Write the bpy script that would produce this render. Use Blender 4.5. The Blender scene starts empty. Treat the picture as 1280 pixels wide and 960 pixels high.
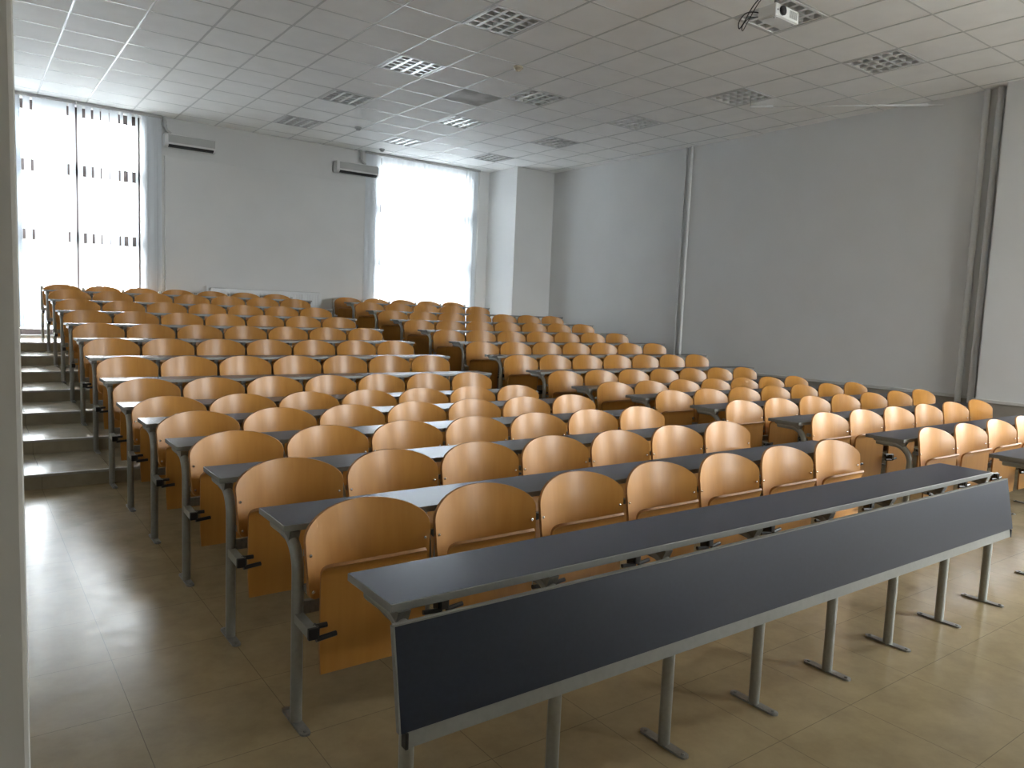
import bpy, bmesh, math, random
from mathutils import Vector, Matrix, Euler
random.seed(7)
scene = bpy.context.scene
COL = scene.collection
PI = math.pi

# ------------------------------------------------------------------ measures
PITCH = 0.55          # seat pitch, left block
RPITCH = 0.5833       # seat pitch, right block
XR = 4.648            # first post of the right block
D1, D2 = 0.8682, 0.9172
STEP = 0.1247
DESK_Z, DESK_ZS = 0.766, 0.874
ZC = 4.545            # ceiling
YB = 12.02            # back wall face
XW = 9.33             # right wall face
XL = -1.9             # left wall face
YF = -6.2             # front wall face
TILE = 0.648
LX, LY = 3.5765, 4.8282
CAM = Vector((-0.9951, -1.7884, 1.6043))
CAM_ROT = Euler((1.4722, -0.0406, -0.6309), 'XYZ')
FPX = 937.55

def row_y(r):
    return (min(r, 7) - 1) * D1 + max(0, r - 7) * D2
def row_level(r):
    return max(0, r - 7) * STEP

_Rm = CAM_ROT.to_matrix()
def project(p):
    v = _Rm.transposed() @ (Vector(p) - CAM)
    if v.z > -0.05:
        return None
    return 640 + FPX * v.x / -v.z, 480 - FPX * v.y / -v.z

ORD = ['zeroth', 'first', 'second', 'third', 'fourth', 'fifth', 'sixth', 'seventh', 'eighth', 'ninth',
       'tenth', 'eleventh', 'twelfth', 'thirteenth']

# ------------------------------------------------------------------ materials
def new_mat(name):
    m = bpy.data.materials.new(name)
    m.use_nodes = True
    nt = m.node_tree
    b = nt.nodes['Principled BSDF']
    return m, nt, b

def plain(name, col, rough=0.5, metal=0.0, spec=0.5, noise=0.0, nscale=20.0, bump=0.0, bscale=200.0, rnoise=0.0):
    m, nt, b = new_mat(name)
    b.inputs['Base Color'].default_value = (*col, 1)
    b.inputs['Roughness'].default_value = rough
    b.inputs['Metallic'].default_value = metal
    b.inputs['Specular IOR Level'].default_value = spec
    tc = nt.nodes.new('ShaderNodeTexCoord')
    if noise or rnoise:
        n = nt.nodes.new('ShaderNodeTexNoise')
        n.inputs['Scale'].default_value = nscale
        n.inputs['Detail'].default_value = 5
        nt.links.new(tc.outputs['Object'], n.inputs['Vector'])
        if noise:
            r = nt.nodes.new('ShaderNodeValToRGB')
            r.color_ramp.elements[0].position = 0.3
            r.color_ramp.elements[1].position = 0.7
            r.color_ramp.elements[0].color = (*[c * (1 - noise) for c in col], 1)
            r.color_ramp.elements[1].color = (*[min(1, c * (1 + noise)) for c in col], 1)
            nt.links.new(n.outputs['Fac'], r.inputs['Fac'])
            nt.links.new(r.outputs['Color'], b.inputs['Base Color'])
        if rnoise:
            mr = nt.nodes.new('ShaderNodeMapRange')
            mr.inputs['From Min'].default_value = 0.3
            mr.inputs['From Max'].default_value = 0.7
            mr.inputs['To Min'].default_value = max(0.02, rough - rnoise)
            mr.inputs['To Max'].default_value = rough + rnoise
            nt.links.new(n.outputs['Fac'], mr.inputs['Value'])
            nt.links.new(mr.outputs['Result'], b.inputs['Roughness'])
    if bump:
        n2 = nt.nodes.new('ShaderNodeTexNoise')
        n2.inputs['Scale'].default_value = bscale
        n2.inputs['Detail'].default_value = 3
        nt.links.new(tc.outputs['Object'], n2.inputs['Vector'])
        bp = nt.nodes.new('ShaderNodeBump')
        bp.inputs['Strength'].default_value = bump
        bp.inputs['Distance'].default_value = 0.004
        nt.links.new(n2.outputs['Fac'], bp.inputs['Height'])
        nt.links.new(bp.outputs['Normal'], b.inputs['Normal'])
    return m

def wood_mat():
    m, nt, b = new_mat('beech_plywood')
    tc = nt.nodes.new('ShaderNodeTexCoord')
    oi = nt.nodes.new('ShaderNodeObjectInfo')
    mul = nt.nodes.new('ShaderNodeVectorMath'); mul.operation = 'SCALE'
    mul.inputs[0].default_value = (13.0, 7.0, 29.0)
    nt.links.new(oi.outputs['Random'], mul.inputs['Scale'])
    add = nt.nodes.new('ShaderNodeVectorMath'); add.operation = 'ADD'
    nt.links.new(tc.outputs['Object'], add.inputs[0])
    nt.links.new(mul.outputs['Vector'], add.inputs[1])
    mp = nt.nodes.new('ShaderNodeMapping')
    mp.inputs['Scale'].default_value = (26, 26, 1.6)
    nt.links.new(add.outputs['Vector'], mp.inputs['Vector'])
    n = nt.nodes.new('ShaderNodeTexNoise')
    n.inputs['Scale'].default_value = 1.0; n.inputs['Detail'].default_value = 6
    n.inputs['Distortion'].default_value = 0.6
    nt.links.new(mp.outputs['Vector'], n.inputs['Vector'])
    r = nt.nodes.new('ShaderNodeValToRGB')
    r.color_ramp.elements[0].position = 0.25
    r.color_ramp.elements[0].color = (0.440, 0.192, 0.034, 1)
    r.color_ramp.elements[1].position = 0.75
    r.color_ramp.elements[1].color = (0.505, 0.238, 0.047, 1)
    nt.links.new(n.outputs['Fac'], r.inputs['Fac'])
    hs = nt.nodes.new('ShaderNodeHueSaturation')
    mr = nt.nodes.new('ShaderNodeMapRange')
    mr.inputs['To Min'].default_value = 0.93; mr.inputs['To Max'].default_value = 1.06
    nt.links.new(oi.outputs['Random'], mr.inputs['Value'])
    nt.links.new(mr.outputs['Result'], hs.inputs['Value'])
    nt.links.new(r.outputs['Color'], hs.inputs['Color'])
    nt.links.new(hs.outputs['Color'], b.inputs['Base Color'])
    b.inputs['Roughness'].default_value = 0.40
    b.inputs['Specular IOR Level'].default_value = 0.42
    b.inputs['Coat Weight'].default_value = 0.30
    b.inputs['Coat Roughness'].default_value = 0.27
    return m

def floor_mat(name, base, dark, seam=True):
    """vinyl floor tiles, 0.5 m, thin dark seams, worn gloss"""
    m, nt, b = new_mat(name)
    tc = nt.nodes.new('ShaderNodeTexCoord')
    mp = nt.nodes.new('ShaderNodeMapping')
    mp.inputs['Location'].default_value = (0.0, 0.23, 0)
    nt.links.new(tc.outputs['Object'], mp.inputs['Vector'])
    br = nt.nodes.new('ShaderNodeTexBrick')
    br.offset = 0.0; br.squash = 1.0
    br.inputs['Scale'].default_value = 1.0
    br.inputs['Brick Width'].default_value = 0.5
    br.inputs['Row Height'].default_value = 0.5
    br.inputs['Mortar Size'].default_value = 0.0016
    br.inputs['Mortar Smooth'].default_value = 0.3
    br.inputs['Bias'].default_value = 0.0
    br.inputs['Color1'].default_value = (*[c * 0.985 for c in base], 1)
    br.inputs['Color2'].default_value = (*[c * 1.015 for c in base], 1)
    br.inputs['Mortar'].default_value = (*dark, 1)
    nt.links.new(mp.outputs['Vector'], br.inputs['Vector'])
    n = nt.nodes.new('ShaderNodeTexNoise')
    n.inputs['Scale'].default_value = 5.0; n.inputs['Detail'].default_value = 8; n.inputs['Roughness'].default_value = 0.65
    nt.links.new(tc.outputs['Object'], n.inputs['Vector'])
    r = nt.nodes.new('ShaderNodeValToRGB')
    r.color_ramp.elements[0].position = 0.3; r.color_ramp.elements[0].color = (0.80, 0.79, 0.775, 1)
    r.color_ramp.elements[1].position = 0.72; r.color_ramp.elements[1].color = (1.1, 1.1, 1.09, 1)
    nt.links.new(n.outputs['Fac'], r.inputs['Fac'])
    mx = nt.nodes.new('ShaderNodeMix'); mx.data_type = 'RGBA'; mx.blend_type = 'MULTIPLY'
    mx.inputs['Factor'].default_value = 1.0
    nt.links.new(br.outputs['Color'], mx.inputs['A'])
    nt.links.new(r.outputs['Color'], mx.inputs['B'])
    nt.links.new(mx.outputs['Result'], b.inputs['Base Color'])
    # scuffs: stretched noise
    mp2 = nt.nodes.new('ShaderNodeMapping'); mp2.inputs['Scale'].default_value = (4, 5, 1)
    nt.links.new(tc.outputs['Object'], mp2.inputs['Vector'])
    n2 = nt.nodes.new('ShaderNodeTexNoise'); n2.inputs['Scale'].default_value = 2.2; n2.inputs['Detail'].default_value = 7
    nt.links.new(mp2.outputs['Vector'], n2.inputs['Vector'])
    mr = nt.nodes.new('ShaderNodeMapRange')
    mr.inputs['From Min'].default_value = 0.3; mr.inputs['From Max'].default_value = 0.72
    mr.inputs['To Min'].default_value = 0.17; mr.inputs['To Max'].default_value = 0.25
    nt.links.new(n2.outputs['Fac'], mr.inputs['Value'])
    nt.links.new(mr.outputs['Result'], b.inputs['Roughness'])
    b.inputs['Specular IOR Level'].default_value = 0.23
    n3 = nt.nodes.new('ShaderNodeTexNoise'); n3.inputs['Scale'].default_value = 2.4; n3.inputs['Detail'].default_value = 2
    nt.links.new(tc.outputs['Object'], n3.inputs['Vector'])
    bp = nt.nodes.new('ShaderNodeBump'); bp.inputs['Strength'].default_value = 0.12; bp.inputs['Distance'].default_value = 0.012
    nt.links.new(n3.outputs['Fac'], bp.inputs['Height'])
    nt.links.new(bp.outputs['Normal'], b.inputs['Normal'])
    return m

def blind_mat():
    m, nt, b = new_mat('blind_fabric')
    out = nt.nodes['Material Output']
    tr = nt.nodes.new('ShaderNodeBsdfTranslucent'); tr.inputs['Color'].default_value = (0.50, 0.535, 0.58, 1)
    df = nt.nodes.new('ShaderNodeBsdfDiffuse'); df.inputs['Color'].default_value = (0.82, 0.84, 0.85, 1)
    mx = nt.nodes.new('ShaderNodeMixShader'); mx.inputs['Fac'].default_value = 0.5
    tc = nt.nodes.new('ShaderNodeTexCoord')
    w = nt.nodes.new('ShaderNodeTexNoise'); w.inputs['Scale'].default_value = 300
    nt.links.new(tc.outputs['Object'], w.inputs['Vector'])
    mr = nt.nodes.new('ShaderNodeMapRange'); mr.inputs['To Min'].default_value = 0.45; mr.inputs['To Max'].default_value = 0.55
    nt.links.new(w.outputs['Fac'], mr.inputs['Value'])
    nt.links.new(mr.outputs['Result'], mx.inputs['Fac'])
    nt.links.new(df.outputs[0], mx.inputs[1]); nt.links.new(tr.outputs[0], mx.inputs[2])
    nt.links.new(mx.outputs[0], out.inputs['Surface'])
    nt.nodes.remove(b)
    return m

def glass_mat():
    m, nt, b = new_mat('window_glass')
    out = nt.nodes['Material Output']
    t = nt.nodes.new('ShaderNodeBsdfTransparent'); t.inputs['Color'].default_value = (0.95, 0.97, 0.97, 1)
    g = nt.nodes.new('ShaderNodeBsdfGlossy'); g.inputs['Roughness'].default_value = 0.02
    f = nt.nodes.new('ShaderNodeFresnel'); f.inputs['IOR'].default_value = 1.45
    mx = nt.nodes.new('ShaderNodeMixShader')
    nt.links.new(f.outputs[0], mx.inputs[0]); nt.links.new(t.outputs[0], mx.inputs[1]); nt.links.new(g.outputs[0], mx.inputs[2])
    nt.links.new(mx.outputs[0], out.inputs['Surface'])
    nt.nodes.remove(b)
    return m

def stained_tile_mat():
    m, nt, b = new_mat('stained_ceiling_tile')
    tc = nt.nodes.new('ShaderNodeTexCoord')
    n = nt.nodes.new('ShaderNodeTexNoise'); n.inputs['Scale'].default_value = 2.2; n.inputs['Detail'].default_value = 4
    nt.links.new(tc.outputs['Object'], n.inputs['Vector'])
    r = nt.nodes.new('ShaderNodeValToRGB')
    r.color_ramp.elements[0].position = 0.38; r.color_ramp.elements[0].color = (0.40, 0.395, 0.375, 1)
    r.color_ramp.elements[1].position = 0.62; r.color_ramp.elements[1].color = (0.68, 0.675, 0.655, 1)
    nt.links.new(n.outputs['Fac'], r.inputs['Fac'])
    nt.links.new(r.outputs['Color'], b.inputs['Base Color'])
    b.inputs['Roughness'].default_value = 0.8
    return m

M = {}
M['wood'] = wood_mat()
M['seat_edge'] = plain('plywood_edge', (0.36, 0.165, 0.048), 0.6, noise=0.12, nscale=60)
M['laminate'] = plain('dark_laminate_lit', (0.034, 0.038, 0.064), 0.24, spec=0.6, noise=0.06, nscale=30)  # desk laminate with the window reflection painted in as a lighter base colour
M['panel'] = plain('dark_laminate_unlit', (0.011, 0.016, 0.030), 0.36, spec=0.42, noise=0.10, nscale=60)  # same laminate painted darker, as the front panel catches no reflection
M['edge'] = plain('grey_edge_band', (0.21, 0.21, 0.19), 0.42, noise=0.05, nscale=40)
M['steel'] = plain('grey_enamelled_steel', (0.30, 0.30, 0.27), 0.32, metal=0.5, noise=0.06, nscale=50)
M['foot'] = plain('grey_foot_steel', (0.24, 0.24, 0.22), 0.38, metal=0.6, noise=0.15, nscale=60)
M['chrome'] = plain('chrome_bolt', (0.75, 0.74, 0.72), 0.15, metal=1.0)
M['black'] = plain('black_plastic', (0.012, 0.012, 0.013), 0.38, noise=0.1, nscale=80)
M['wall'] = plain('white_wall_paint', (0.63, 0.63, 0.62), 0.75, spec=0.25, noise=0.025, nscale=1.3, bump=0.12, bscale=160)
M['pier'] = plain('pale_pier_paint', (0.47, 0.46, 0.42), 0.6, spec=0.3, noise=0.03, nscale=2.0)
M['dado'] = plain('brown_grey_dado', (0.29, 0.265, 0.225), 0.6, noise=0.07, nscale=6, rnoise=0.08)
M['rail'] = plain('pale_rail_paint', (0.52, 0.51, 0.48), 0.5, noise=0.03)
M['tile'] = plain('mineral_ceiling_tile', (0.87, 0.865, 0.845), 0.70, spec=0.35, noise=0.03, nscale=3.0, bump=0.15, bscale=240)
M['stain'] = stained_tile_mat()
M['tbar'] = plain('white_ceiling_bar', (0.60, 0.60, 0.585), 0.35, metal=0.2, noise=0.03)
M['alu'] = plain('mirror_aluminium', (0.88, 0.88, 0.87), 0.30, metal=0.45, noise=0.04, nscale=30)
M['lampwhite'] = plain('white_lamp_enamel', (0.62, 0.62, 0.61), 0.35, noise=0.02)
M['tube'] = plain('unlit_tube_glass', (0.78, 0.78, 0.76), 0.2, noise=0.02)
M['lampdark'] = plain('lamp_tray', (0.20, 0.20, 0.20), 0.5, noise=0.05)
M['acwhite'] = plain('white_plastic', (0.66, 0.66, 0.65), 0.35, noise=0.02, nscale=8)
M['acgrey'] = plain('grey_grille_plastic', (0.42, 0.42, 0.41), 0.45, noise=0.03, nscale=8)
M['projwhite'] = plain('projector_shell', (0.72, 0.72, 0.70), 0.38, noise=0.02, nscale=8)
M['lens'] = plain('lens_glass', (0.01, 0.01, 0.012), 0.08, noise=0.05)
M['frame'] = plain('dark_window_frame', (0.085, 0.065, 0.062), 0.45, noise=0.08, nscale=12)
M['blind'] = blind_mat()
M['glass'] = glass_mat()
M['floor'] = floor_mat('vinyl_floor_tiles', (0.350, 0.275, 0.158), (0.20, 0.158, 0.096))
M['tread'] = floor_mat('vinyl_step_covering', (0.36, 0.315, 0.225), (0.12, 0.10, 0.07))
M['nosing'] = plain('step_nosing', (0.38, 0.35, 0.29), 0.28, noise=0.08, nscale=30)
M['pipe'] = plain('white_pipe_paint', (0.60, 0.60, 0.585), 0.6, noise=0.03)
M['pipegrey'] = plain('grey_pipe_paint', (0.40, 0.40, 0.385), 0.45, noise=0.04)
M['radiator'] = plain('radiator_enamel', (0.60, 0.61, 0.61), 0.4, noise=0.02)
M['cable'] = plain('cable_rubber', (0.02, 0.02, 0.02), 0.5, noise=0.1)
M['sensor'] = plain('yellowed_plastic', (0.55, 0.48, 0.34), 0.4, noise=0.05)
M['ground'] = plain('outside_paving', (0.30, 0.30, 0.29), 0.8, noise=0.1, nscale=2)

# ------------------------------------------------------------------ mesh helpers
def bx(bm, x0, x1, y0, y1, z0, z1, mi=0, bevel=0.0, segs=2):
    r = bmesh.ops.create_cube(bm, size=1.0)
    vs = r['verts']
    for v in vs:
        v.co = Vector(((x0 + x1) / 2 + v.co.x * (x1 - x0), (y0 + y1) / 2 + v.co.y * (y1 - y0), (z0 + z1) / 2 + v.co.z * (z1 - z0)))
    fs = set(f for v in vs for f in v.link_faces)
    for f in fs:
        f.material_index = mi
    if bevel:
        es = list(set(e for v in vs for e in v.link_edges))
        r2 = bmesh.ops.bevel(bm, geom=es, offset=bevel, segments=segs, profile=0.5, affect='EDGES')
        for f in r2['faces']:
            f.material_index = mi
    return vs

def cyl(bm, p0, p1, r, segs=16, mi=0, smooth=True, r1=None):
    p0, p1 = Vector(p0), Vector(p1)
    d = p1 - p0
    q = d.to_track_quat('Z', 'Y').to_matrix().to_4x4()
    mat = Matrix.Translation((p0 + p1) / 2) @ q
    res = bmesh.ops.create_cone(bm, cap_ends=True, segments=segs, radius1=r, radius2=r if r1 is None else r1, depth=d.length, matrix=mat)
    for f in set(f for v in res['verts'] for f in v.link_faces):
        f.material_index = mi
        if smooth and len(f.verts) == 4:
            f.smooth = True
    sharp_caps(res['verts'])
    return res['verts']

def sharp_caps(verts):
    for e in set(e for v in verts for e in v.link_edges):
        if len(e.link_faces) == 2 and e.calc_face_angle(0) > 0.7:
            e.smooth = False

def tube(bm, pts, r, segs=14, mi=0, ry=None, ref=None):
    """round (or oval, ry) tube swept along a path"""
    pts = [Vector(p) for p in pts]
    ring0 = []
    n = len(pts)
    rings = []
    u = Vector(ref) if ref else Vector((1, 0, 0))
    for i, p in enumerate(pts):
        t = (pts[min(i + 1, n - 1)] - pts[max(i - 1, 0)]).normalized()
        w = t.cross(u)
        if w.length < 1e-4:
            u = Vector((0, 1, 0)); w = t.cross(u)
        w.normalize()
        uu = w.cross(t).normalized()
        ring = []
        for k in range(segs):
            a = 2 * PI * k / segs
            ring.append(bm.verts.new(p + uu * (math.cos(a) * r) + w * (math.sin(a) * (ry or r))))
        rings.append(ring)
    for a, b in zip(rings[:-1], rings[1:]):
        for k in range(segs):
            f = bm.faces.new((a[k], a[(k + 1) % segs], b[(k + 1) % segs], b[k]))
            f.smooth = True; f.material_index = mi
    for ring in (rings[0], rings[-1]):
        f = bm.faces.new(ring); f.material_index = mi
        for e in f.edges:
            e.smooth = False

def prism(bm, poly, axis, a0, a1, mi=0):
    """polygon (2D) extruded along axis 'x','y','z'"""
    def mk(p, a):
        if axis == 'x': return Vector((a, p[0], p[1]))
        if axis == 'y': return Vector((p[0], a, p[1]))
        return Vector((p[0], p[1], a))
    A = [bm.verts.new(mk(p, a0)) for p in poly]
    B = [bm.verts.new(mk(p, a1)) for p in poly]
    fs = [bm.faces.new(A), bm.faces.new(B[::-1])]
    n = len(poly)
    for k in range(n):
        fs.append(bm.faces.new((A[k], A[(k + 1) % n], B[(k + 1) % n], B[k])))
    for f in fs:
        f.material_index = mi
    return fs

def mesh(name, bm, mats):
    bmesh.ops.recalc_face_normals(bm, faces=bm.faces[:])
    me = bpy.data.meshes.new(name)
    bm.to_mesh(me); bm.free()
    for m in (mats if isinstance(mats, (list, tuple)) else [mats]):
        me.materials.append(m)
    return me

def add(name, me, parent=None, loc=(0, 0, 0), rot=None):
    o = bpy.data.objects.new(name, me)
    COL.objects.link(o)
    o.location = loc
    if rot: o.rotation_euler = rot
    if parent is not None:
        o.parent = parent
    return o

def obj(name, bm, mats, parent=None, loc=(0, 0, 0)):
    return add(name, mesh(name, bm, mats), parent, loc)

def thing(name, label, cat, loc=(0, 0, 0), group=None):
    o = bpy.data.objects.new(name, None)
    o.empty_display_size = 0.1
    COL.objects.link(o)
    o.location = loc
    return tag(o, label, cat, group)

def tag(o, label, cat, group=None):
    o['label'] = label; o['category'] = cat
    if group: o['group'] = group
    return o

def struct(name, bm, mats, label=None):
    o = obj(name, bm, mats)
    o['kind'] = 'structure'
    return o

def copy_tree(src, parent=None):
    c = src.copy(); COL.objects.link(c)
    if parent is not None: c.parent = parent
    for ch in list(src.children):
        copy_tree(ch, c)
    return c

# ------------------------------------------------------------------ room shell
bm = bmesh.new()
bx(bm, XL - 0.3, XW + 0.3, YF - 0.3, row_y(7) + 0.045 + 0.02, -0.2, 0.0)
struct('floor', bm, M['floor'])

# stepped tiers (one structure piece per tier)
RISER = [row_y(k + 6) + 0.047 for k in range(1, 8)]
for k in range(1, 8):
    y0 = RISER[k - 1]
    y1 = RISER[k] + 0.03 if k < 7 else YB + 0.02
    z1 = k * STEP
    bm = bmesh.new()
    bx(bm, XL - 0.1, XW + 0.1, y0, y1, -0.15, z1 - 0.002, 0)
    bx(bm, XL - 0.1, XW + 0.1, y0 - 0.006, y0 + 0.03, z1 - 0.022, z1, 1, bevel=0.004)
    bx(bm, XL - 0.1, XW + 0.1, y0 + 0.03, y1, z1 - 0.004, z1, 0)
    struct('floor_tier', bm, [M['tread'], M['nosing']])

def wall_with_holes(name, axis, face, thick, a0, a1, z0, z1, holes, mats, extra=()):
    """wall along x (axis='x', plane y=face) with rectangular openings"""
    bm = bmesh.new()
    xs = sorted(set([a0, a1] + [h[0] for h in holes] + [h[1] for h in holes]))
    zs = sorted(set([z0, z1] + [h[2] for h in holes] + [h[3] for h in holes]))
    lo, hi = min(face, face + thick), max(face, face + thick)
    for i in range(len(xs) - 1):
        for j in range(len(zs) - 1):
            cx, cz = (xs[i] + xs[i + 1]) / 2, (zs[j] + zs[j + 1]) / 2
            if any(h[0] < cx < h[1] and h[2] < cz < h[3] for h in holes):
                continue
            if axis == 'x': bx(bm, xs[i], xs[i + 1], lo, hi, zs[j], zs[j + 1])
            else: bx(bm, lo, hi, xs[i], xs[i + 1], zs[j], zs[j + 1])
    bmesh.ops.remove_doubles(bm, verts=bm.verts[:], dist=1e-5)
    seen = {}
    for f in bm.faces[:]:
        c = f.calc_center_median()
        key = (round(c.x, 4), round(c.y, 4), round(c.z, 4))
        seen.setdefault(key, []).append(f)
    dead = [f for fs in seen.values() if len(fs) > 1 for f in fs]
    bmesh.ops.delete(bm, geom=dead, context='FACES')
    for e in extra:
        bx(bm, *e)
    return struct(name, bm, mats)

TOP = 7 * STEP
W1 = (-1.30, 1.46, TOP + 0.04, 4.50)      # left window opening in the back wall
W2 = (5.66, 7.86, TOP + 0.04, 4.50)       # right window opening
wall_with_holes('wall_back', 'x', YB, 0.34, XL - 0.3, XW + 0.3, -0.2, ZC + 0.35, [W1, W2], M['wall'])
F1 = (5.8, 8.9, 1.0, 4.0)                  # window in the front wall, behind the photographer
wall_with_holes('wall_front', 'x', YF, -0.3, XL - 0.3, XW + 0.3, -0.2, ZC + 0.35, [F1], M['wall'])
R1 = (-1.7, 0.35, 0.85, 3.4)               # window in the right wall, nearer than the picture's edge

bm = bmesh.new()
bx(bm, XL - 0.3, XL, YF - 0.3, YB + 0.34, -0.2, ZC + 0.35, 0)
struct('wall_left', bm, [M['wall']])
# wall end the photographer looks past
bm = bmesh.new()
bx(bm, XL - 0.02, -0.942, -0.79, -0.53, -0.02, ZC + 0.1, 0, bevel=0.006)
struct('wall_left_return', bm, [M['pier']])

wall_with_holes('wall_right', 'y', XW, 0.3, YF - 0.3, YB + 0.34, -0.2, ZC + 0.35, [R1], M['wall'],
                extra=[(9.16, XW + 0.02, 0.9, 2.27, -0.1, ZC + 0.1),          # pilaster
                       (8.34, XW + 0.02, 11.0, YB + 0.1, -0.1, ZC + 0.1)])    # corner pier

# brown-grey dado with a pale rail along the right wall
bm = bmesh.new()
bx(bm, XW - 0.012, XW + 0.01, 2.27, 10.99, 0, 0.715)
bx(bm, 9.148, 9.17, 0.888, 2.282, 0, 0.705)
bx(bm, XW - 0.012, XW + 0.01, YF, R1[0], 0, 0.715)
bx(bm, XW - 0.012, XW + 0.01, R1[1], 0.9, 0, 0.715)
struct('baseboard_right', bm, [M['dado']])
bm = bmesh.new()
bx(bm, XW - 0.03, XW + 0.01, 2.27, 10.99, 0.715, 0.755, 0, bevel=0.005)
bx(bm, 9.13, 9.17, 0.87, 2.30, 0.705, 0.745, 0, bevel=0.005)
bx(bm, XW - 0.03, XW + 0.01, YF, R1[0], 0.715, 0.755, 0, bevel=0.005)
bx(bm, XW - 0.03, XW + 0.01, R1[1], 0.87, 0.715, 0.755, 0, bevel=0.005)
struct('trim_1', bm, [M['rail']])

# raised plaster panel on the back wall, below the air conditioners
bm = bmesh.new()
bx(bm, 1.80, 5.40, YB - 0.045, YB + 0.01, TOP, 3.92, 0, bevel=0.006)
struct('trim_2', bm, [M['wall']])

# ceiling: mineral tiles in a grid of bars, cells left open for the lamps
LAMPS = [(0, 0), (0, 1), (0, 2), (0, 3), (1, -1), (1, 1), (1, 2), (1, 3), (2, -1), (2, 0), (2, 1), (2, 2), (2, 3)]
gx0, gy0 = LX - TILE / 2, LY - TILE / 2
lampcells = set((3 * i, 3 * j) for i, j in LAMPS)
bm = bmesh.new()
for i in range(-9, 10):
    for j in range(-18, 13):
        if (i, j) in lampcells: continue
        x0, x1 = max(XL, gx0 + i * TILE), min(XW, gx0 + (i + 1) * TILE)
        y0, y1 = max(YF, gy0 + j * TILE), min(YB, gy0 + (j + 1) * TILE)
        if x1 <= x0 or y1 <= y0: continue
        vs = [bm.verts.new(p) for p in ((x0, y0, ZC), (x0, y1, ZC), (x1, y1, ZC), (x1, y0, ZC))]
        f = bm.faces.new(vs)
        f.material_index = 2 if (i, j) == (2, 4) else 0
for i in range(-8, 10):
    x = gx0 + i * TILE
    if XL < x < XW: bx(bm, x - 0.011, x + 0.011, YF, YB, ZC - 0.004, ZC + 0.02, 1)
for j in range(-17, 13):
    y = gy0 + j * TILE
    if YF < y < YB: bx(bm, XL, XW, y - 0.009, y + 0.009, ZC - 0.003, ZC + 0.02, 1)
bx(bm, XL - 0.2, XW + 0.2, YF - 0.2, YB + 0.2, ZC + 0.25, ZC + 0.3, 0)
ceil = struct('ceiling', bm, [M['tile'], M['tbar'], M['stain']])

# ------------------------------------------------------------------ windows
def window(name, w, ybar0, ybar1, mull, bars, side=False):
    x0, x1, z0, z1 = w
    o = thing(name, '', 'window', ((x0 + x1) / 2, (ybar0 + ybar1) / 2, z0))
    if side:
        o.location = ((ybar0 + ybar1) / 2, (x0 + x1) / 2, z0); o.rotation_euler = (0, 0, PI / 2)
    del o['label']; del o['category']
    o['kind'] = 'structure'
    cx, cy = (x0 + x1) / 2, (ybar0 + ybar1) / 2
    b = bmesh.new()
    yy = (ybar0 - cy, ybar1 - cy)
    t = 0.03
    H = z1 - z0
    bx(b, x0 - cx, x0 - cx + t, *yy, 0, H); bx(b, x1 - cx - t, x1 - cx, *yy, 0, H)
    bx(b, x0 - cx, x1 - cx, *yy, 0, 0.09); bx(b, x0 - cx, x1 - cx, *yy, H - 0.14, H)
    for a, c in mull:
        bx(b, a - cx, c - cx, *yy, 0, H)
    for a, c in bars:
        bx(b, x0 - cx, x1 - cx, *yy, a - z0, c - z0)
    f = obj('window_frame', b, M['frame'], o)
    b = bmesh.new()
    bx(b, x0 - cx + 0.02, x1 - cx - 0.02, yy[0] * 0.1 + 0.005, yy[0] * 0.1 + 0.011, 0.02, H - 0.02)
    obj('window_pane', b, M['glass'], o)
    return o

window('window_1', W1, 12.20, 12.29, [(0.49, 0.615)], [(3.44, 3.62), (2.39, 2.56)])
window('window_2', W2, 12.20, 12.29, [], [(3.44, 3.62), (2.39, 2.56)])
window('window_3', R1, XW + 0.14, XW + 0.22, [(-0.725, -0.625)], [(2.2, 2.28)], True)
window('window_4', F1, YF - 0.22, YF - 0.13, [(7.31, 7.39)], [(2.7, 2.78)])

# vertical blinds: rail + individual fabric vanes
YV = 11.945
def blind(label, x0, x1, vanes, zt, zb, group):
    o = thing('vertical_blind', label, 'blind', ((x0 + x1) / 2, YV, zt), group)
    cx = (x0 + x1) / 2
    b = bmesh.new()
    bx(b, x0 - cx, x1 - cx, -0.022, 0.022, 0.0, ZC - zt - 0.004, 0, bevel=0.004)
    obj('head_rail', b, M['acgrey'], o)
    for (a, c) in vanes:
        b = bmesh.new()
        w = c - a
        n = 6
        top, bot = -0.004, zb - zt
        tw = random.uniform(-0.10, 0.10)
        ring = []
        for k in range(n + 1):
            u = k / n - 0.5
            xx, yy = u * w, 0.006 * math.cos(u * PI) + u * w * math.sin(tw) * 0.3
            ring.append((b.verts.new((xx, yy, bot)), b.verts.new((xx, yy, top))))
        for p, q in zip(ring[:-1], ring[1:]):
            b.faces.new((p[0], q[0], q[1], p[1])).smooth = True
        bx(b, -0.008, 0.008, -0.004, 0.008, -0.012, 0.004)
        v = obj('vane', b, M['blind'], o, ((a + c) / 2 - cx, random.uniform(-0.006, 0.006), 0))
    return o

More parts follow.
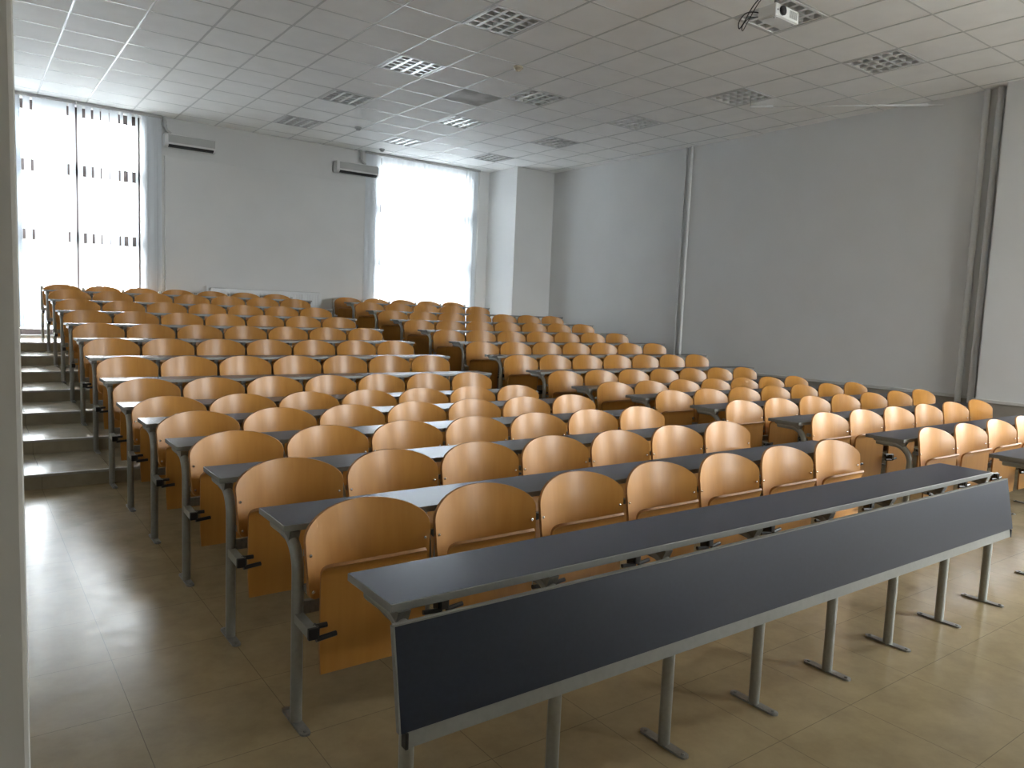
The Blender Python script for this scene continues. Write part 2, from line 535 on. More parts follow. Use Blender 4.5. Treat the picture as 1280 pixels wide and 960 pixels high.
ZT = 4.50
lv = []
x = -1.27
while x < -0.27:
    lv.append((x, x + 0.121)); x += 0.1175
L1 = lv + [(-0.325, -0.209), (-0.173, -0.086), (-0.05, 0.064), (0.062, 0.18), (0.178, 0.297), (0.295, 0.394), (0.421, 0.506)]
V1 = [(0.533, 0.603), (0.645, 0.723), (0.757, 0.847), (0.866, 0.971), (0.981, 1.105), (1.133, 1.179), (1.238, 1.302),
      (1.355, 1.392), (1.445, 1.555), (1.53, 1.63), (1.60, 1.70), (1.67, 1.745)]
blind('white vertical blind left of the dark mullion of the left window', -1.29, 0.515, L1, ZT, TOP + 0.16, 'vertical blinds of the back windows')
blind('white vertical blind right of the mullion, gaps showing dark frame bars', 0.53, 1.76, V1, ZT, TOP + 0.16, 'vertical blinds of the back windows')
V2 = [(5.40, 5.52), (5.50, 5.62), (5.60, 5.722)]
x = 5.732
while x < 7.62:
    V2.append((x, x + 0.124)); x += 0.1165
V2 += [(7.70, 7.80), (7.78, 7.87), (7.85, 7.93), (7.91, 8.0)]
rb = blind('white vertical blind across the right back window beside the corner pier', 5.39, 8.05, V2, ZT, TOP + 0.16, 'vertical blinds of the back windows')
b = bmesh.new()
cyl(b, (0, 0, 0), (0, 0, -3.2), 0.008, 8)
cyl(b, (0, 0, -2.35), (0, 0, -2.55), 0.013, 8)
obj('pull_cord', b, M['acwhite'], rb, (8.02 - (5.39 + 8.05) / 2, -0.02, 0))

# ------------------------------------------------------------------ ceiling lamps
def lamp_parts():
    h = TILE / 2 - 0.012
    b = bmesh.new()
    for (x0, x1, y0, y1) in ((-h, h, -h, -h + 0.03), (-h, h, h - 0.03, h), (-h, -h + 0.03, -h, h), (h - 0.03, h, -h, h)):
        bx(b, x0, x1, y0, y1, -0.010, 0.02, 0, bevel=0.003)
    fr = mesh('frame', b, M['lampwhite'])
    b = bmesh.new()
    g = h - 0.03
    bx(b, -g - 0.02, g + 0.02, -g - 0.02, g + 0.02, 0.10, 0.112)
    for s in (-1, 1):
        bx(b, s * g - 0.004, s * g + 0.004, -g, g, 0.0, 0.105); bx(b, -g, g, s * g - 0.004, s * g + 0.004, 0.0, 0.105)
    tray = mesh('tray', b, M['lampwhite'])
    # parabolic louvre: 4 bays along Y, 5 cross blades each
    b = bmesh.new()
    n = 4
    for k in range(1, n):
        x = -g + 2 * g * k / n
        prism(b, [(x - 0.020, -0.004), (x + 0.020, -0.004), (x + 0.009, 0.03), (x + 0.002, 0.06), (x - 0.002, 0.06), (x - 0.009, 0.03)], 'y', -g, g)
    for s in (-1, 1):
        prism(b, [(s * g, -0.004), (s * (g - 0.022), -0.004), (s * (g - 0.008), 0.03), (s * g, 0.06)], 'y', -g, g)
    nc = 5
    for k in range(nc + 1):
        y = -g + 2 * g * k / nc
        prism(b, [(y - 0.011, -0.002), (y + 0.011, -0.002), (y + 0.005, 0.02), (y + 0.0015, 0.05), (y - 0.0015, 0.05), (y - 0.005, 0.02)], 'x', -g, g)
    lou = mesh('louvre', b, M['alu'])
    b = bmesh.new()
    cyl(b, (0, -g + 0.01, 0), (0, g - 0.01, 0), 0.013, 12)
    for s in (-1, 1):
        cyl(b, (0, s * (g - 0.03), 0), (0, s * (g - 0.008), 0), 0.0145, 12)
    tu = mesh('tube', b, M['tube'])
    return fr, tray, lou, tu, g

fr, tray, lou, tu, g_ = lamp_parts()
lname = {(0, 0): 'square louvre ceiling lamp nearest the camera above the left block',
         (0, 1): 'square louvre ceiling lamp second from the front in the left file',
         (0, 2): 'square louvre ceiling lamp third from the front in the left file',
         (0, 3): 'square louvre ceiling lamp at the back end of the left file',
         (1, -1): 'square louvre ceiling lamp right behind the white projector',
         (1, 1): 'square louvre ceiling lamp beside the stained tile in the middle file',
         (1, 2): 'square louvre ceiling lamp third from the back wall windows, middle file',
         (1, 3): 'square louvre ceiling lamp by the right window, back end of middle file',
         (2, -1): 'square louvre ceiling lamp nearest the right wall pilaster',
         (2, 0): 'square louvre ceiling lamp beside the thin white rod',
         (2, 1): 'square louvre ceiling lamp midway along the right file',
         (2, 2): 'square louvre ceiling lamp second from the back in the right file',
         (2, 3): 'square louvre ceiling lamp next to the corner pier, right file'}
lname[(1, 2)] = 'square louvre ceiling lamp second from the back in the middle file'
for (i, j) in LAMPS:
    t = thing('ceiling_light', lname[(i, j)], 'ceiling light', (LX + 3 * TILE * i, LY + 3 * TILE * j, ZC), 'recessed ceiling lamps')
    add('frame', fr, t); add('tray', tray, t); add('louvre', lou, t)
    for k in range(4):
        add('tube', tu, t, (-g_ + 2 * g_ * (k + 0.5) / 4, 0, 0.075))

# ------------------------------------------------------------------ air conditioners
def ac(x0, x1, label):
    t = thing('air_conditioner', label, 'air conditioner', ((x0 + x1) / 2, YB, 4.05), 'air conditioners on the back wall')
    w = (x1 - x0) / 2
    b = bmesh.new()
    prof = [(0, 0.03), (0, 0.215), (-0.15, 0.215), (-0.185, 0.20), (-0.20, 0.17), (-0.20, 0.055), (-0.185, 0.02), (-0.14, 0.0), (-0.05, 0.0)]
    prism(b, prof, 'x', -w, w)
    es = [e for e in b.edges if abs(e.verts[0].co.x) > w - 1e-4 and abs(e.verts[1].co.x - e.verts[0].co.x) < 1e-4]
    bmesh.ops.bevel(b, geom=es, offset=0.008, segments=2, affect='EDGES')
    obj('body', b, M['acwhite'], t)
    b = bmesh.new()
    for k in range(8):
        z = 0.075 + k * 0.0145
        bx(b, -w + 0.06, w - 0.02, -0.206, -0.196, z, z + 0.009, 0)
    bx(b, -w + 0.055, w - 0.015, -0.2015, -0.19, 0.07, 0.195, 0)
    obj('intake_grille', b, M['acgrey'], t)
    b = bmesh.new()
    prism(b, [(-0.197, 0.040), (-0.203, 0.036), (-0.192, 0.014), (-0.150, -0.004), (-0.147, 0.004), (-0.185, 0.022)], 'x', -w + 0.06, w - 0.04)
    obj('outlet_slot', b, M['black'], t)
    return t
ac(1.77, 2.58, 'white wall air conditioner beside the left window')
ac(4.76, 5.62, 'white wall air conditioner beside the right window')
for (x, z0, lab) in ((1.80, 4.30, 'small pale pipe bend above the left air conditioner'), (5.30, 4.30, 'small pale pipe bend above the right air conditioner')):
    b = bmesh.new()
    pts = [(0, 0.0, 0.24), (0, -0.05, 0.22), (0, -0.07, 0.16), (0, -0.07, 0.08), (0.03, -0.07, 0.02), (0.09, -0.07, -0.02)]
    tube(b, pts, 0.026, 10, ref=(0, 1, 0.01))
    cyl(b, (0, -0.07, 0.07), (0, -0.07, 0.11), 0.034, 12)
    o = obj('pipe_bend', b, M['acgrey'], None, (x, YB - 0.005, z0))
    tag(o, lab, 'pipe')

# ------------------------------------------------------------------ radiator on the back wall
t = thing('radiator', 'long pale panel radiator low on the back wall between the windows', 'radiator', (3.51, YB - 0.03, TOP))
b = bmesh.new()
bx(b, -1.0, 1.0, -0.11, -0.03, 0.14, 0.90, 0, bevel=0.01)
for k in range(38):
    x = -0.97 + k * 0.0515
    bx(b, x, x + 0.022, -0.118, -0.108, 0.17, 0.86, 0)
obj('panel', b, M['radiator'], t)
b = bmesh.new()
for k in range(60):
    x = -0.99 + k * 0.033
    bx(b, x, x + 0.018, -0.105, -0.035, 0.898, 0.906, 0)
obj('top_grille', b, M['acgrey'], t)
b = bmesh.new()
cyl(b, (-1.0, -0.07, 0.84), (-1.06, -0.07, 0.84), 0.018, 10)
cyl(b, (-1.06, -0.07, 0.82), (-1.06, -0.07, 0.93), 0.024, 12)
obj('valve', b, M['acwhite'], t)
for s in (-0.8, 0.8):
    b = bmesh.new(); bx(b, s - 0.02, s + 0.02, -0.05, 0.002, 0.2, 0.8)
    obj('wall_bracket', b, M['acgrey'], t)
for s in (-0.9, 0.9):
    b = bmesh.new()
    bx(b, s - 0.015, s + 0.015, -0.09, -0.05, 0.0, 0.15)
    obj('stand', b, M['radiator'], t)

# ------------------------------------------------------------------ pipes on the right wall
def pipe(y, r, mat, label, z0, x=None):
    xx = XW - r - 0.012 if x is None else x
    t = thing('heating_pipe', label, 'pipe', (xx, y, z0), 'vertical pipes on the right wall')
    b = bmesh.new()
    cyl(b, (0, 0, 0), (0, 0, ZC - z0 - 0.002), r, 16)
    obj('pipe_run', b, mat, t)
    for z in (0.75, 2.6):
        b = bmesh.new()
        cyl(b, (0, 0, z), (0, 0, z + 0.03), r + 0.006, 16)
        bx(b, 0, XW - xx + 0.004, -0.008, 0.008, z, z + 0.03)
        obj('pipe_clip', b, mat, t)
pipe(7.33, 0.020, M['pipe'], 'slim white pipe, left one of the far pair on right wall', 2 * STEP)
pipe(7.20, 0.026, M['pipe'], 'slim white pipe, right one of the far pair on right wall', 2 * STEP)
pipe(2.53, 0.036, M['pipe'], 'grey pipe nearer the chairs in the pair beside the pilaster', 0.0)
pipe(2.38, 0.036, M['pipe'], 'grey pipe tight against the edge of the pilaster', 0.0)

# ------------------------------------------------------------------ small ceiling items
def detector(x, y, label, mat, r):
    t = thing('smoke_detector', label, 'detector', (x, y, ZC))
    b = bmesh.new()
    cyl(b, (0, 0, 0.0), (0, 0, -0.022), r * 0.9, 20, 0, True, r)
    obj('base', b, mat, t)
    b = bmesh.new()
    cyl(b, (0, 0, -0.022), (0, 0, -0.05), r * 0.75, 20, 0, True, r * 0.55)
    cyl(b, (0, 0, -0.05), (0, 0, -0.056), r * 0.2, 12)
    obj('sensor_head', b, mat, t)
detector(4.54, 5.86, 'small yellowed smoke detector on the ceiling between two lamps', M['sensor'], 0.06)
detector(4.46, 10.26, 'small grey smoke detector on the ceiling near the back wall', M['acgrey'], 0.06)
detector(5.54, 11.55, 'small grey detector on the ceiling at the right window', M['acgrey'], 0.055)

# thin white rod hung under the ceiling towards the right wall
t = thing('hanging_rod', 'thin white rod hung just under the ceiling near the right wall', 'rod', (7.55, 4.72, ZC))
b = bmesh.new()
p0, p1 = Vector((0, 0, -0.125)), Vector((1.775, -1.66, -0.08))
cyl(b, p0, p1, 0.006, 8)
obj('rod', b, M['acwhite'], t)
b = bmesh.new(); cyl(b, p0 + (p1 - p0) * 0.0, p0 + (p1 - p0) * 0.12, 0.020, 10)
obj('end_sleeve', b, M['lampwhite'], t)
b = bmesh.new(); cyl(b, p0 + (p1 - p0) * 0.66, p0 + (p1 - p0) * 0.92, 0.018, 10)
obj('end_sleeve', b, M['lampwhite'], t)
b = bmesh.new(); cyl(b, p0, (0, 0, 0.0), 0.004, 8)
obj('hanger', b, M['acgrey'], t)

# ------------------------------------------------------------------ projector
t = thing('projector', 'white ceiling projector with black lens hung below a lamp', 'projector', (4.82, 2.44, 4.19))
b = bmesh.new()
bx(b, -0.17, 0.17, -0.118, 0.06, 0.0, 0.105, 0, bevel=0.012, segs=3)
obj('housing', b, M['projwhite'], t)
b = bmesh.new()
bx(b, -0.155, 0.155, -0.105, 0.05, -0.004, 0.002, 0, bevel=0.001)
for sx in (-0.13, 0.13):
    cyl(b, (sx, -0.08, -0.012), (sx, -0.08, 0.0), 0.014, 12)
obj('base_plate', b, M['acwhite'], t)
b = bmesh.new()
cyl(b, (-0.075, -0.132, 0.055), (-0.075, -0.11, 0.055), 0.041, 24)
le = obj('lens', b, M['lens'], t)
b = bmesh.new()
for k in range(24):
    a = 2 * PI * k / 24
for k in range(6):
    bx(b, 0.03 + k * 0.019, 0.04 + k * 0.019, -0.121, -0.115, 0.025, 0.085)
obj('vent', b, M['acgrey'], t)
b = bmesh.new()
cyl(b, (-0.14, -0.121, 0.05), (-0.14, -0.116, 0.05), 0.007, 10)
obj('front_sensor', b, M['black'], t)
b = bmesh.new()
cyl(b, (0.0, 0.0, 0.10), (0.0, 0.0, ZC - 4.19 - 0.002), 0.022, 14)
for sx, sy in ((-1, -1), (1, -1), (-1, 1), (1, 1)):
    tube(b, [(sx * 0.09, sy * 0.07, 0.103), (sx * 0.07, sy * 0.05, 0.125), (0, 0, 0.14)], 0.008, 8)
cyl(b, (0, 0, ZC - 4.19 - 0.02), (0, 0, ZC - 4.19 - 0.002), 0.06, 16)
obj('ceiling_mount', b, M['foot'], t)
def smooth_path(p, n=6):
    p = [Vector(q) for q in p]
    out = []
    for i in range(len(p) - 1):
        a, b_, c, d = p[max(i - 1, 0)], p[i], p[i + 1], p[min(i + 2, len(p) - 1)]
        for k in range(n):
            u = k / n
            out.append(0.5 * ((2 * b_) + (c - a) * u + (2 * a - 5 * b_ + 4 * c - d) * u * u + (3 * b_ - a - 3 * c + d) * u ** 3))
    out.append(p[-1])
    return out
b = bmesh.new()
tube(b, smooth_path([(-0.06, 0.055, 0.06), (-0.10, 0.12, 0.10), (-0.16, 0.19, 0.10), (-0.20, 0.23, 0.03), (-0.17, 0.25, -0.02), (-0.10, 0.26, 0.05), (-0.05, 0.20, 0.20), (-0.01, 0.05, 0.34)]), 0.005, 8)
obj('cable', b, M['cable'], t)
b = bmesh.new()
tube(b, smooth_path([(-0.03, 0.055, 0.05), (-0.09, 0.10, 0.06), (-0.15, 0.17, 0.05), (-0.175, 0.215, -0.01), (-0.13, 0.24, -0.03), (-0.07, 0.24, 0.06), (-0.03, 0.16, 0.22), (0.01, 0.04, 0.34)]), 0.004, 8)
obj('cable', b, M['cable'], t)

# ------------------------------------------------------------------ benches: legs
def leg_mesh(top, kind):
    """steel post bent back under the desk at its top ('desk'), or straight ('plain')"""
    b = bmesh.new()
    r = 0.0225
    if kind == 'plain':
        pts = [(0, 0, 0.004), (0, 0, 0.30), (0, 0, 0.60), (0, 0, 0.80)]
    else:
        R = 0.125
        zt = top - 0.025 - r
        pts = [(0, 0, 0.004), (0, 0, 0.30), (0, 0, zt - R)]
        for k in range(1, 9):
            a = PI / 2 * k / 8
            pts.append((0, R - R * math.cos(a), zt - R + R * math.sin(a)))
        pts.append((0, 0.20, zt)); pts.append((0, 0.255, zt))
    tube(b, pts, r, 16)
    return b

def leg_set(top, kind, seat, plate_y, lift):
    b = leg_mesh(top, kind)
    leg = mesh('leg', b, M['steel'])
    b = bmesh.new()
    y0, y1 = plate_y
    n = 6
    poly = []
    for k in range(n + 1):
        a = PI + PI * k / n
        poly.append((0.02 * math.cos(a), y0 + 0.02 + 0.02 * math.sin(a)))
    for k in range(n + 1):
        a = PI * k / n
        poly.append((0.02 * math.cos(a), y1 - 0.02 + 0.02 * math.sin(a)))
    prism(b, poly, 'z', 0.0, 0.008)
    for yy in (y0 + 0.022, y1 - 0.022):
        cyl(b, (0, yy, 0.008), (0, yy, 0.013), 0.007, 8)
    foot = mesh('foot_plate', b, M['foot'])
    out = [('leg', leg), ('foot_plate', foot)]
    if kind == 'desk':
        b = bmesh.new()
        zt = top - 0.025
        prism(b, [(0.03, zt), (0.275, zt), (0.275, zt - 0.014), (0.12, zt - 0.040), (0.05, zt - 0.045)], 'x', -0.020, 0.020)
        out.append(('desk_bracket', mesh('desk_bracket', b, M['foot'])))
    if seat:
        b = bmesh.new()
        prism(b, [(0.005, 0.405), (0.005, 0.440), (-0.150, 0.432), (-0.150, 0.394)], 'x', -0.017, 0.017)
        out.append(('seat_bracket', mesh('seat_bracket', b, M['steel'])))
        b = bmesh.new()
        bx(b, -0.019, 0.019, -0.168, -0.149, 0.391, 0.434, 0, bevel=0.004)
        out.append(('end_cap', mesh('end_cap', b, M['black'])))
    return out

LEGS = {
    'front': leg_set(DESK_Z, 'desk', False, (-0.115, 0.115), 0),
    'flat': leg_set(DESK_Z, 'desk', True, (-0.115, 0.115), 0),
    'step': leg_set(DESK_ZS, 'desk', True, (-0.18, 0.036), 0.05),
    'rear': leg_set(0.8, 'plain', True, (-0.115, 0.115), 0),
}

def build_legs(parent, kind, n, pitch):
    for k in range(n + 1):
        parts = LEGS[kind]
        lg = add('leg', parts[0][1], parent, (k * pitch, 0, 0))
        for nm, me in parts[1:]:
            add(nm, me, lg)

def desk_top_mesh(n, pitch, z):
    b = bmesh.new()
    x0, x1, y0, y1 = -0.042, n * pitch + 0.042, 0.035, 0.331
    bx(b, x0, x1, y0, y1, z - 0.025, z, 1, bevel=0.0025)
    b.faces.ensure_lookup_table()
    for f in b.faces:
        if f.normal.z > 0.95 and f.calc_center_median().z > z - 0.001: f.material_index = 0
        elif f.normal.z < -0.95: f.material_index = 0
    return mesh('desk_top', b, [M['laminate'], M['edge']])

def rail_mesh(n, pitch):
    b = bmesh.new()
    bx(b, 0.02, n * pitch - 0.02, -0.012, 0.014, 0.428, 0.478, 0, bevel=0.003)
    return mesh('seat_rail', b, M['foot'])

def front_panel(parent, n, pitch):
    b = bmesh.new()
    x0, x1 = -0.070, n * pitch + 0.070
    # leaning board: top edge at the posts, bottom edge pushed forward
    yt, zt, yb, zb = -0.040, 0.737, -0.092, 0.455
    th = 0.016
    prism(b, [(yt, zt), (yb, zb), (yb + th, zb - 0.002), (yt + th, zt - 0.002)], 'x', x0, x1, 0)
    prism(b, [(yt - 0.002, zt), (yt - 0.002, zt + 0.005), (yt + th, zt + 0.003), (yt + th, zt - 0.002)], 'x', x0, x1, 1)
    prism(b, [(yt - 0.002, zt), (yb - 0.002, zb), (yb + th, zb), (yt + th, zt)], 'x', x0 - 0.004, x0 + 0.001, 1)
    p = obj('front_panel', b, [M['panel'], M['edge']], parent)
    b = bmesh.new()
    prism(b, [(yb + 0.002, zb + 0.002), (yb - 0.006, zb - 0.043), (yb + 0.010, zb - 0.045), (yb + 0.02, zb + 0.002)], 'x', x0 + 0.02, x1 - 0.035)
    # small stays from the trim back to each post
    for k in range(n + 1):
        bx(b, k * pitch - 0.012, k * pitch + 0.012, yb, -0.015, zb - 0.030, zb - 0.012)
        bx(b, k * pitch - 0.012, k * pitch + 0.012, -0.036, -0.015, 0.66, 0.70)
    obj('bottom_trim', b, M['edge'], p)
    b = bmesh.new()
    bx(b, x0 + 0.012, x0 + 0.022, yb - 0.008, yb + 0.018, zb - 0.046, zb + 0.001, 0, bevel=0.002)
    obj('end_cap', b, M['black'], p)
    b = bmesh.new()
    bx(b, x1 - 0.037, x1 - 0.027, yb - 0.008, yb + 0.018, zb - 0.046, zb + 0.001, 0, bevel=0.002)
    obj('end_cap', b, M['black'], p)

BLOCKS = [('left', 0.0, PITCH, {r: 7 for r in range(1, 15)}),
          ('right', XR, RPITCH, {**{r: 7 for r in range(1, 13)}, 3: 6, 13: 5, 14: 5})]
top_cache = {}
for bname, xb, pitch, counts in BLOCKS:
    for r in range(1, 15):
        n = counts[r]
        y, z = row_y(r), row_level(r)
        if r == 14:
            t = thing('seat_frame', f'grey steel frame holding the rearmost seats of the {bname} block', 'seat frame', (xb, y, z), 'steel frames of the rearmost seats')
            build_legs(t, 'rear', n, pitch)
            add('seat_rail', rail_mesh(n, pitch), t)
            continue
        if r == 1:
            lab = ('frontmost dark grey desk with a leaning modesty panel, facing the open floor' if bname == 'left'
                   else 'dark grey desk corner cut off by the right picture edge')
        else:
            lab = f'long dark grey desk, {ORD[r]} from the front in the {bname} block'
        t = thing('lecture_desk', lab, 'desk', (xb, y, z), f'lecture desks of the {bname} block')
        kind = 'front' if r == 1 else ('flat' if r < 7 else 'step')
        build_legs(t, kind, n, pitch)
        key = (n, pitch, r < 7)
        if key not in top_cache:
            top_cache[key] = desk_top_mesh(n, pitch, DESK_Z if r < 7 else DESK_ZS)
        add('desk_top', top_cache[key], t)
        if r == 1:
            front_panel(t, n, pitch)
        else:
            k2 = ('rail', n, pitch)
            if k2 not in top_cache: top_cache[k2] = rail_mesh(n, pitch)
            add('seat_rail', top_cache[k2], t)

# ------------------------------------------------------------------ seats
def backrest_mesh(hw, lift):
    b = bmesh.new()
    NX, NZ = 22, 9
    zs, zt, zb, rc = 0.727 + lift, 0.839 + lift, 0.502 + lift, 0.035
    sag, th = 0.078, 0.011
    def curve(x, z):
        u = x / hw
        return 0.002 - sag * u * u + 0.13 * (z - 0.62 - lift)
    cols_f, cols_b = [], []
    for i in range(NX + 1):
        x = hw * math.sin(PI / 2 * (2 * i / NX - 1))
        u = x / hw
        ztop = zs + (zt - zs) * math.sqrt(max(0, 1 - abs(u) ** 2.1))
        zbot = zb
        ax = abs(x) - (hw - rc)
        if ax > 0:
            zbot = zb + rc - math.sqrt(max(0, rc * rc - ax * ax))
        # sides taper a little towards the bottom
        cf, cb = [], []
        for j in range(NZ + 1):
            z = zbot + (ztop - zbot) * j / NZ
            tp = 1 - 0.04 * max(0, (zs - z) / (zs - zb))
            xx = x * tp
            # surface normal in plan for the thickness direction
            dydx = -2 * sag * xx / (hw * hw)
            nv = Vector((-dydx, 1, 0)).normalized()
            yy = curve(xx, z)
            cf.append(b.verts.new((xx, yy, z)))
            cb.append(b.verts.new((xx + nv.x * th, yy + nv.y * th, z)))
        cols_f.append(cf); cols_b.append(cb)
    for cols in (cols_f, cols_b):
        for i in range(NX):
            for j in range(NZ):
                f = b.faces.new((cols[i][j], cols[i + 1][j], cols[i + 1][j + 1], cols[i][j + 1]))
                f.smooth = True
    def rim(p, q):
        for k in range(len(p) - 1):
            f = b.faces.new((p[k], p[k + 1], q[k + 1], q[k])); f.smooth = True; f.material_index = 1
    rim([c[-1] for c in cols_f], [c[-1] for c in cols_b])
    rim([c[0] for c in cols_f], [c[0] for c in cols_b])
    rim(cols_f[0], cols_b[0]); rim(cols_f[-1], cols_b[-1])
    for e in b.edges:
        ms = set(f.material_index for f in e.link_faces)
        if len(ms) == 2: e.smooth = False
    # hidden steel lugs from the bolts back to the posts
    for sx in (-1, 1):
        for z in (0.534 + lift, 0.668 + lift):
            bx(b, sx * (hw - 0.026) - 0.014, sx * (hw - 0.026) + 0.014, -0.041 + 0.13 * (z - 0.62 - lift), -0.006, z - 0.012, z + 0.012, 2)
    return mesh('backrest', b, [M['wood'], M['seat_edge'], M['steel']])

def seat_mesh(hw):
    """folded-up plywood seat, its front lip rolled towards the lecturer"""
    b = bmesh.new()
    th = 0.012
    prof = []           # (y, z) of the visible underside, bottom to lip
    for k in range(5):
        prof.append((-0.094 - 0.004 * k / 4, 0.215 + (0.590 - 0.215) * k / 4))
    R = 0.052
    for k in range(1, 8):
        a = math.radians(72) * k / 7
        prof.append((-0.098 - R * (1 - math.cos(a)), 0.590 + R * math.sin(a)))
    n = len(prof)
    # tangents -> offset for thickness (back side towards +y)
    back = []
    for k in range(n):
        p0, p1 = prof[max(0, k - 1)], prof[min(n - 1, k + 1)]
        t = Vector((p1[0] - p0[0], p1[1] - p0[1])).normalized()
        back.append((prof[k][0] + t.y * th, prof[k][1] - t.x * th))
    NX = 12
    rc = 0.05
    length = [0]
    for k in range(1, n):
        length.append(length[-1] + math.hypot(prof[k][0] - prof[k - 1][0], prof[k][1] - prof[k - 1][1]))
    L = length[-1]
    def halfw(s):
        w = hw
        if L - s < rc: w = hw - rc + math.sqrt(max(0, rc * rc - (rc - (L - s)) ** 2))
        if s < 0.015: w = hw - 0.006 * (1 - s / 0.015)
        return w
    F, Bk = [], []
    for k in range(n):
        w = halfw(length[k]) if k < n - 1 else hw - rc * 0.75
        rowf, rowb = [], []
        for i in range(NX + 1):
            u = 2 * i / NX - 1
            dish = 0.006 * (1 - u * u) * min(1, length[k] / 0.2)
            rowf.append(b.verts.new((u * w, prof[k][0] - dish * 0.5, prof[k][1])))
            rowb.append(b.verts.new((u * w, back[k][0] - dish * 0.5, back[k][1])))
        F.append(rowf); Bk.append(rowb)
    for S in (F, Bk):
        for k in range(n - 1):
            for i in range(NX):
                f = b.faces.new((S[k][i], S[k][i + 1], S[k + 1][i + 1], S[k + 1][i])); f.smooth = True
    def rim(p, q):
        for k in range(len(p) - 1):
            f = b.faces.new((p[k], p[k + 1], q[k + 1], q[k])); f.material_index = 1; f.smooth = True
    rim(F[0], Bk[0]); rim(F[-1], Bk[-1])
    rim([r[0] for r in F], [r[0] for r in Bk]); rim([r[-1] for r in F], [r[-1] for r in Bk])
    for e in b.edges:
        if len(set(f.material_index for f in e.link_faces)) == 2: e.smooth = False
    return mesh('seat_panel', b, [M['wood'], M['seat_edge']])

def hinge_mesh(half, hw, sd):
    b = bmesh.new()
    cyl(b, (sd * (half - 0.010), -0.130, 0.424), (sd * (hw - 0.012), -0.130, 0.424), 0.010, 10)
    cyl(b, (sd * (half - 0.012), -0.158, 0.388), (sd * (hw - 0.040), -0.150, 0.392), 0.010, 10)
    bx(b, sd * (half - 0.020) - 0.006, sd * (half - 0.020) + 0.006, -0.155, -0.115, 0.385, 0.432)
    return mesh('hinge', b, M['black'])

b = bmesh.new()
cyl(b, (0, 0.0, 0), (0, -0.004, 0), 0.0065, 10)
r_ = bmesh.ops.create_uvsphere(b, u_segments=10, v_segments=6, radius=0.006)
for v in r_['verts']:
    v.co = Vector((v.co.x, -0.003 + v.co.y * 0.6, v.co.z))
for f in b.faces: f.smooth = True
BOLT = mesh('bolt', b, M['chrome'])

SEAT = {}
for bname, pitch in (('left', PITCH), ('right', RPITCH)):
    hw = pitch / 2 - 0.013
    sw = pitch / 2 - 0.052
    SEAT[bname] = dict(hw=hw, flat=backrest_mesh(hw, 0.0), step=backrest_mesh(hw, 0.05), seat=seat_mesh(sw), hinge=[hinge_mesh(pitch / 2, sw, sd) for sd in (-1, 1)])

def make_seat(bname, r, k, xb, pitch, label, backrest=True):
    S = SEAT[bname]
    t = thing('flip_up_seat', label, 'seat', (xb + (k + 0.5) * pitch, row_y(r), row_level(r)), f'plywood flip-up seats of the {bname} block')
    step = 7 <= r < 14
    if backrest:
        br = add('backrest', S['step' if step else 'flat'], t, (-0.008, 0, 0))
        if r <= 6:
            for sx in (-1, 1):
                for z in (0.534, 0.668):
                    tp = 1 - 0.04 * max(0, (0.727 - z) / 0.225)
                    x = sx * (S['hw'] * tp - 0.017)
                    u = x / S['hw']
                    y = 0.002 - 0.078 * u * u + 0.13 * (z - 0.62)
                    add('bolt', BOLT, br, (x, y - 0.001, z))
    add('seat_panel', S['seat'], t)
    if r <= 9:
        for hm in S['hinge']:
            add('hinge', hm, t)
    return t

def in_frame(x, y, z):
    pts = [project((x + dx, y - 0.06, z + dz)) for dx in (-0.24, 0.24) for dz in (0.3, 0.84)]
    return any(p and -5 < p[0] < 1278 and -5 < p[1] < 965 for p in pts)

for bname, xb, pitch, counts in BLOCKS:
    for r in range(2, 15):
        n = counts[r]
        for k in range(n):
            if not in_frame(xb + (k + 0.5) * pitch, row_y(r), row_level(r)):
                continue
            if r == 2:
                lab = f'flip-up plywood seat, {ORD[k + 1]} from left, behind the front desk of the {bname} block'
            elif r == 14:
                lab = f'flip-up plywood seat, {ORD[k + 1]} from left in the rearmost row of the {bname} block'
            else:
                lab = f'flip-up plywood seat, {ORD[k + 1]} from left, behind the {ORD[r - 1]} desk of the {bname} block'
            make_seat(bname, r, k, xb, pitch, lab)

# ------------------------------------------------------------------ outside and daylight
bm = bmesh.new()
bx(bm, -60, 70, -60, 70, -1.3, -1.2)
g = obj('ground', bm, M['ground']); g['kind'] = 'structure'

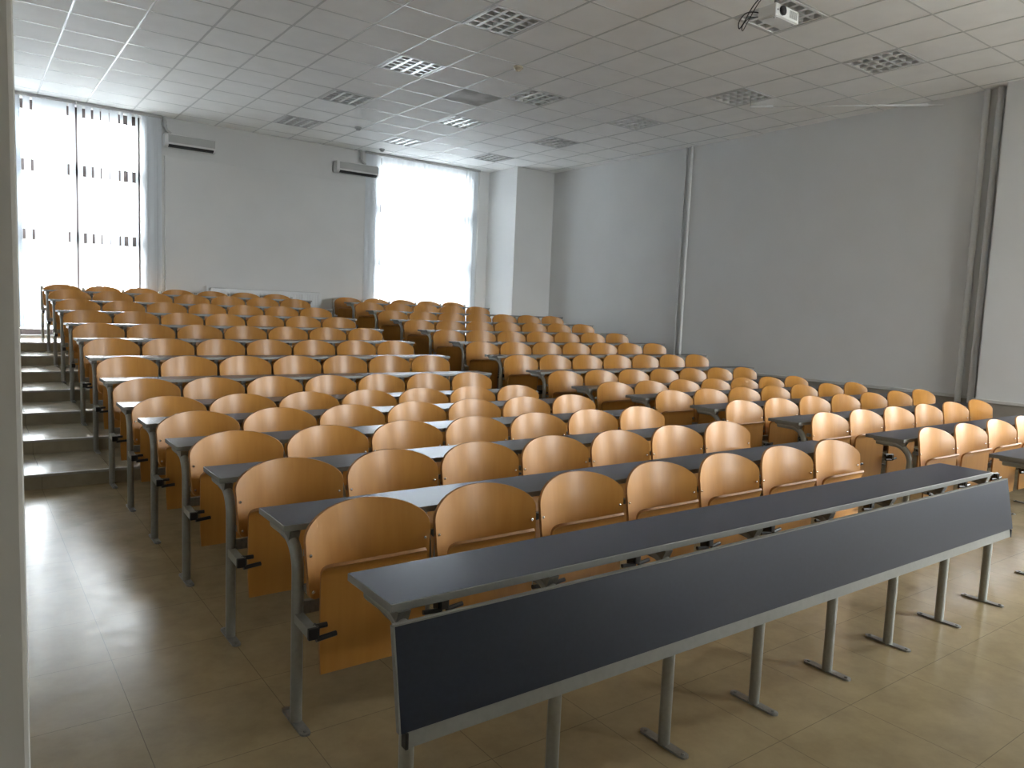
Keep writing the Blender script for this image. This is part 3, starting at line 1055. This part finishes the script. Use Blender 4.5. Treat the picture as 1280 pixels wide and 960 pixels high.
world = bpy.data.worlds.new('overcast_sky')
scene.world = world
world.use_nodes = True
nt = world.node_tree
bg = nt.nodes['Background']
tc = nt.nodes.new('ShaderNodeTexCoord')
sp = nt.nodes.new('ShaderNodeSeparateXYZ')
nt.links.new(tc.outputs['Generated'], sp.inputs[0])
rp = nt.nodes.new('ShaderNodeValToRGB')
rp.color_ramp.elements[0].position = 0.0; rp.color_ramp.elements[0].color = (0.98, 0.985, 1.0, 1)
rp.color_ramp.elements[1].position = 0.9; rp.color_ramp.elements[1].color = (0.94, 0.965, 1.0, 1)
nt.links.new(sp.outputs['Z'], rp.inputs['Fac'])
nt.links.new(rp.outputs['Color'], bg.inputs['Color'])
bg.inputs['Strength'].default_value = 15.0

def portal(name, w, y, facing):
    L = bpy.data.lights.new(name, 'AREA')
    L.shape = 'RECTANGLE'; L.size = w[1] - w[0]; L.size_y = w[3] - w[2]
    L.cycles.is_portal = True
    o = bpy.data.objects.new(name, L); COL.objects.link(o)
    o.location = ((w[0] + w[1]) / 2, y, (w[2] + w[3]) / 2)
    o.rotation_euler = (PI / 2 if facing > 0 else -PI / 2, 0, 0)   # area lights shine along -Z
    return o
portal('window_daylight', W1, 12.34, -1)
portal('window_daylight', W2, 12.34, -1)
portal('window_daylight', F1, YF - 0.28, 1)
for w in (R1,):
    o = portal('window_daylight', w, 0, 1)
    o.location = (XW + 0.28, (w[0] + w[1]) / 2, (w[2] + w[3]) / 2)
    o.rotation_euler = (PI / 2, 0, PI / 2)

# ------------------------------------------------------------------ camera and view
cd = bpy.data.cameras.new('camera')
cd.sensor_width = 36.0
cd.lens = FPX / 1280 * 36.0
cd.clip_start = 0.05
cam = bpy.data.objects.new('camera', cd)
COL.objects.link(cam)
cam.location = CAM
cam.rotation_euler = CAM_ROT
scene.camera = cam
scene.view_settings.view_transform = 'Standard'
scene.view_settings.look = 'None'
scene.view_settings.exposure = 1.45
scene.view_settings.gamma = 1.0
scene.view_settings.use_curve_mapping = False
scene.cycles.use_denoising = True
scene.cycles.max_bounces = 10
scene.cycles.diffuse_bounces = 6
scene.cycles.sample_clamp_indirect = 20.0
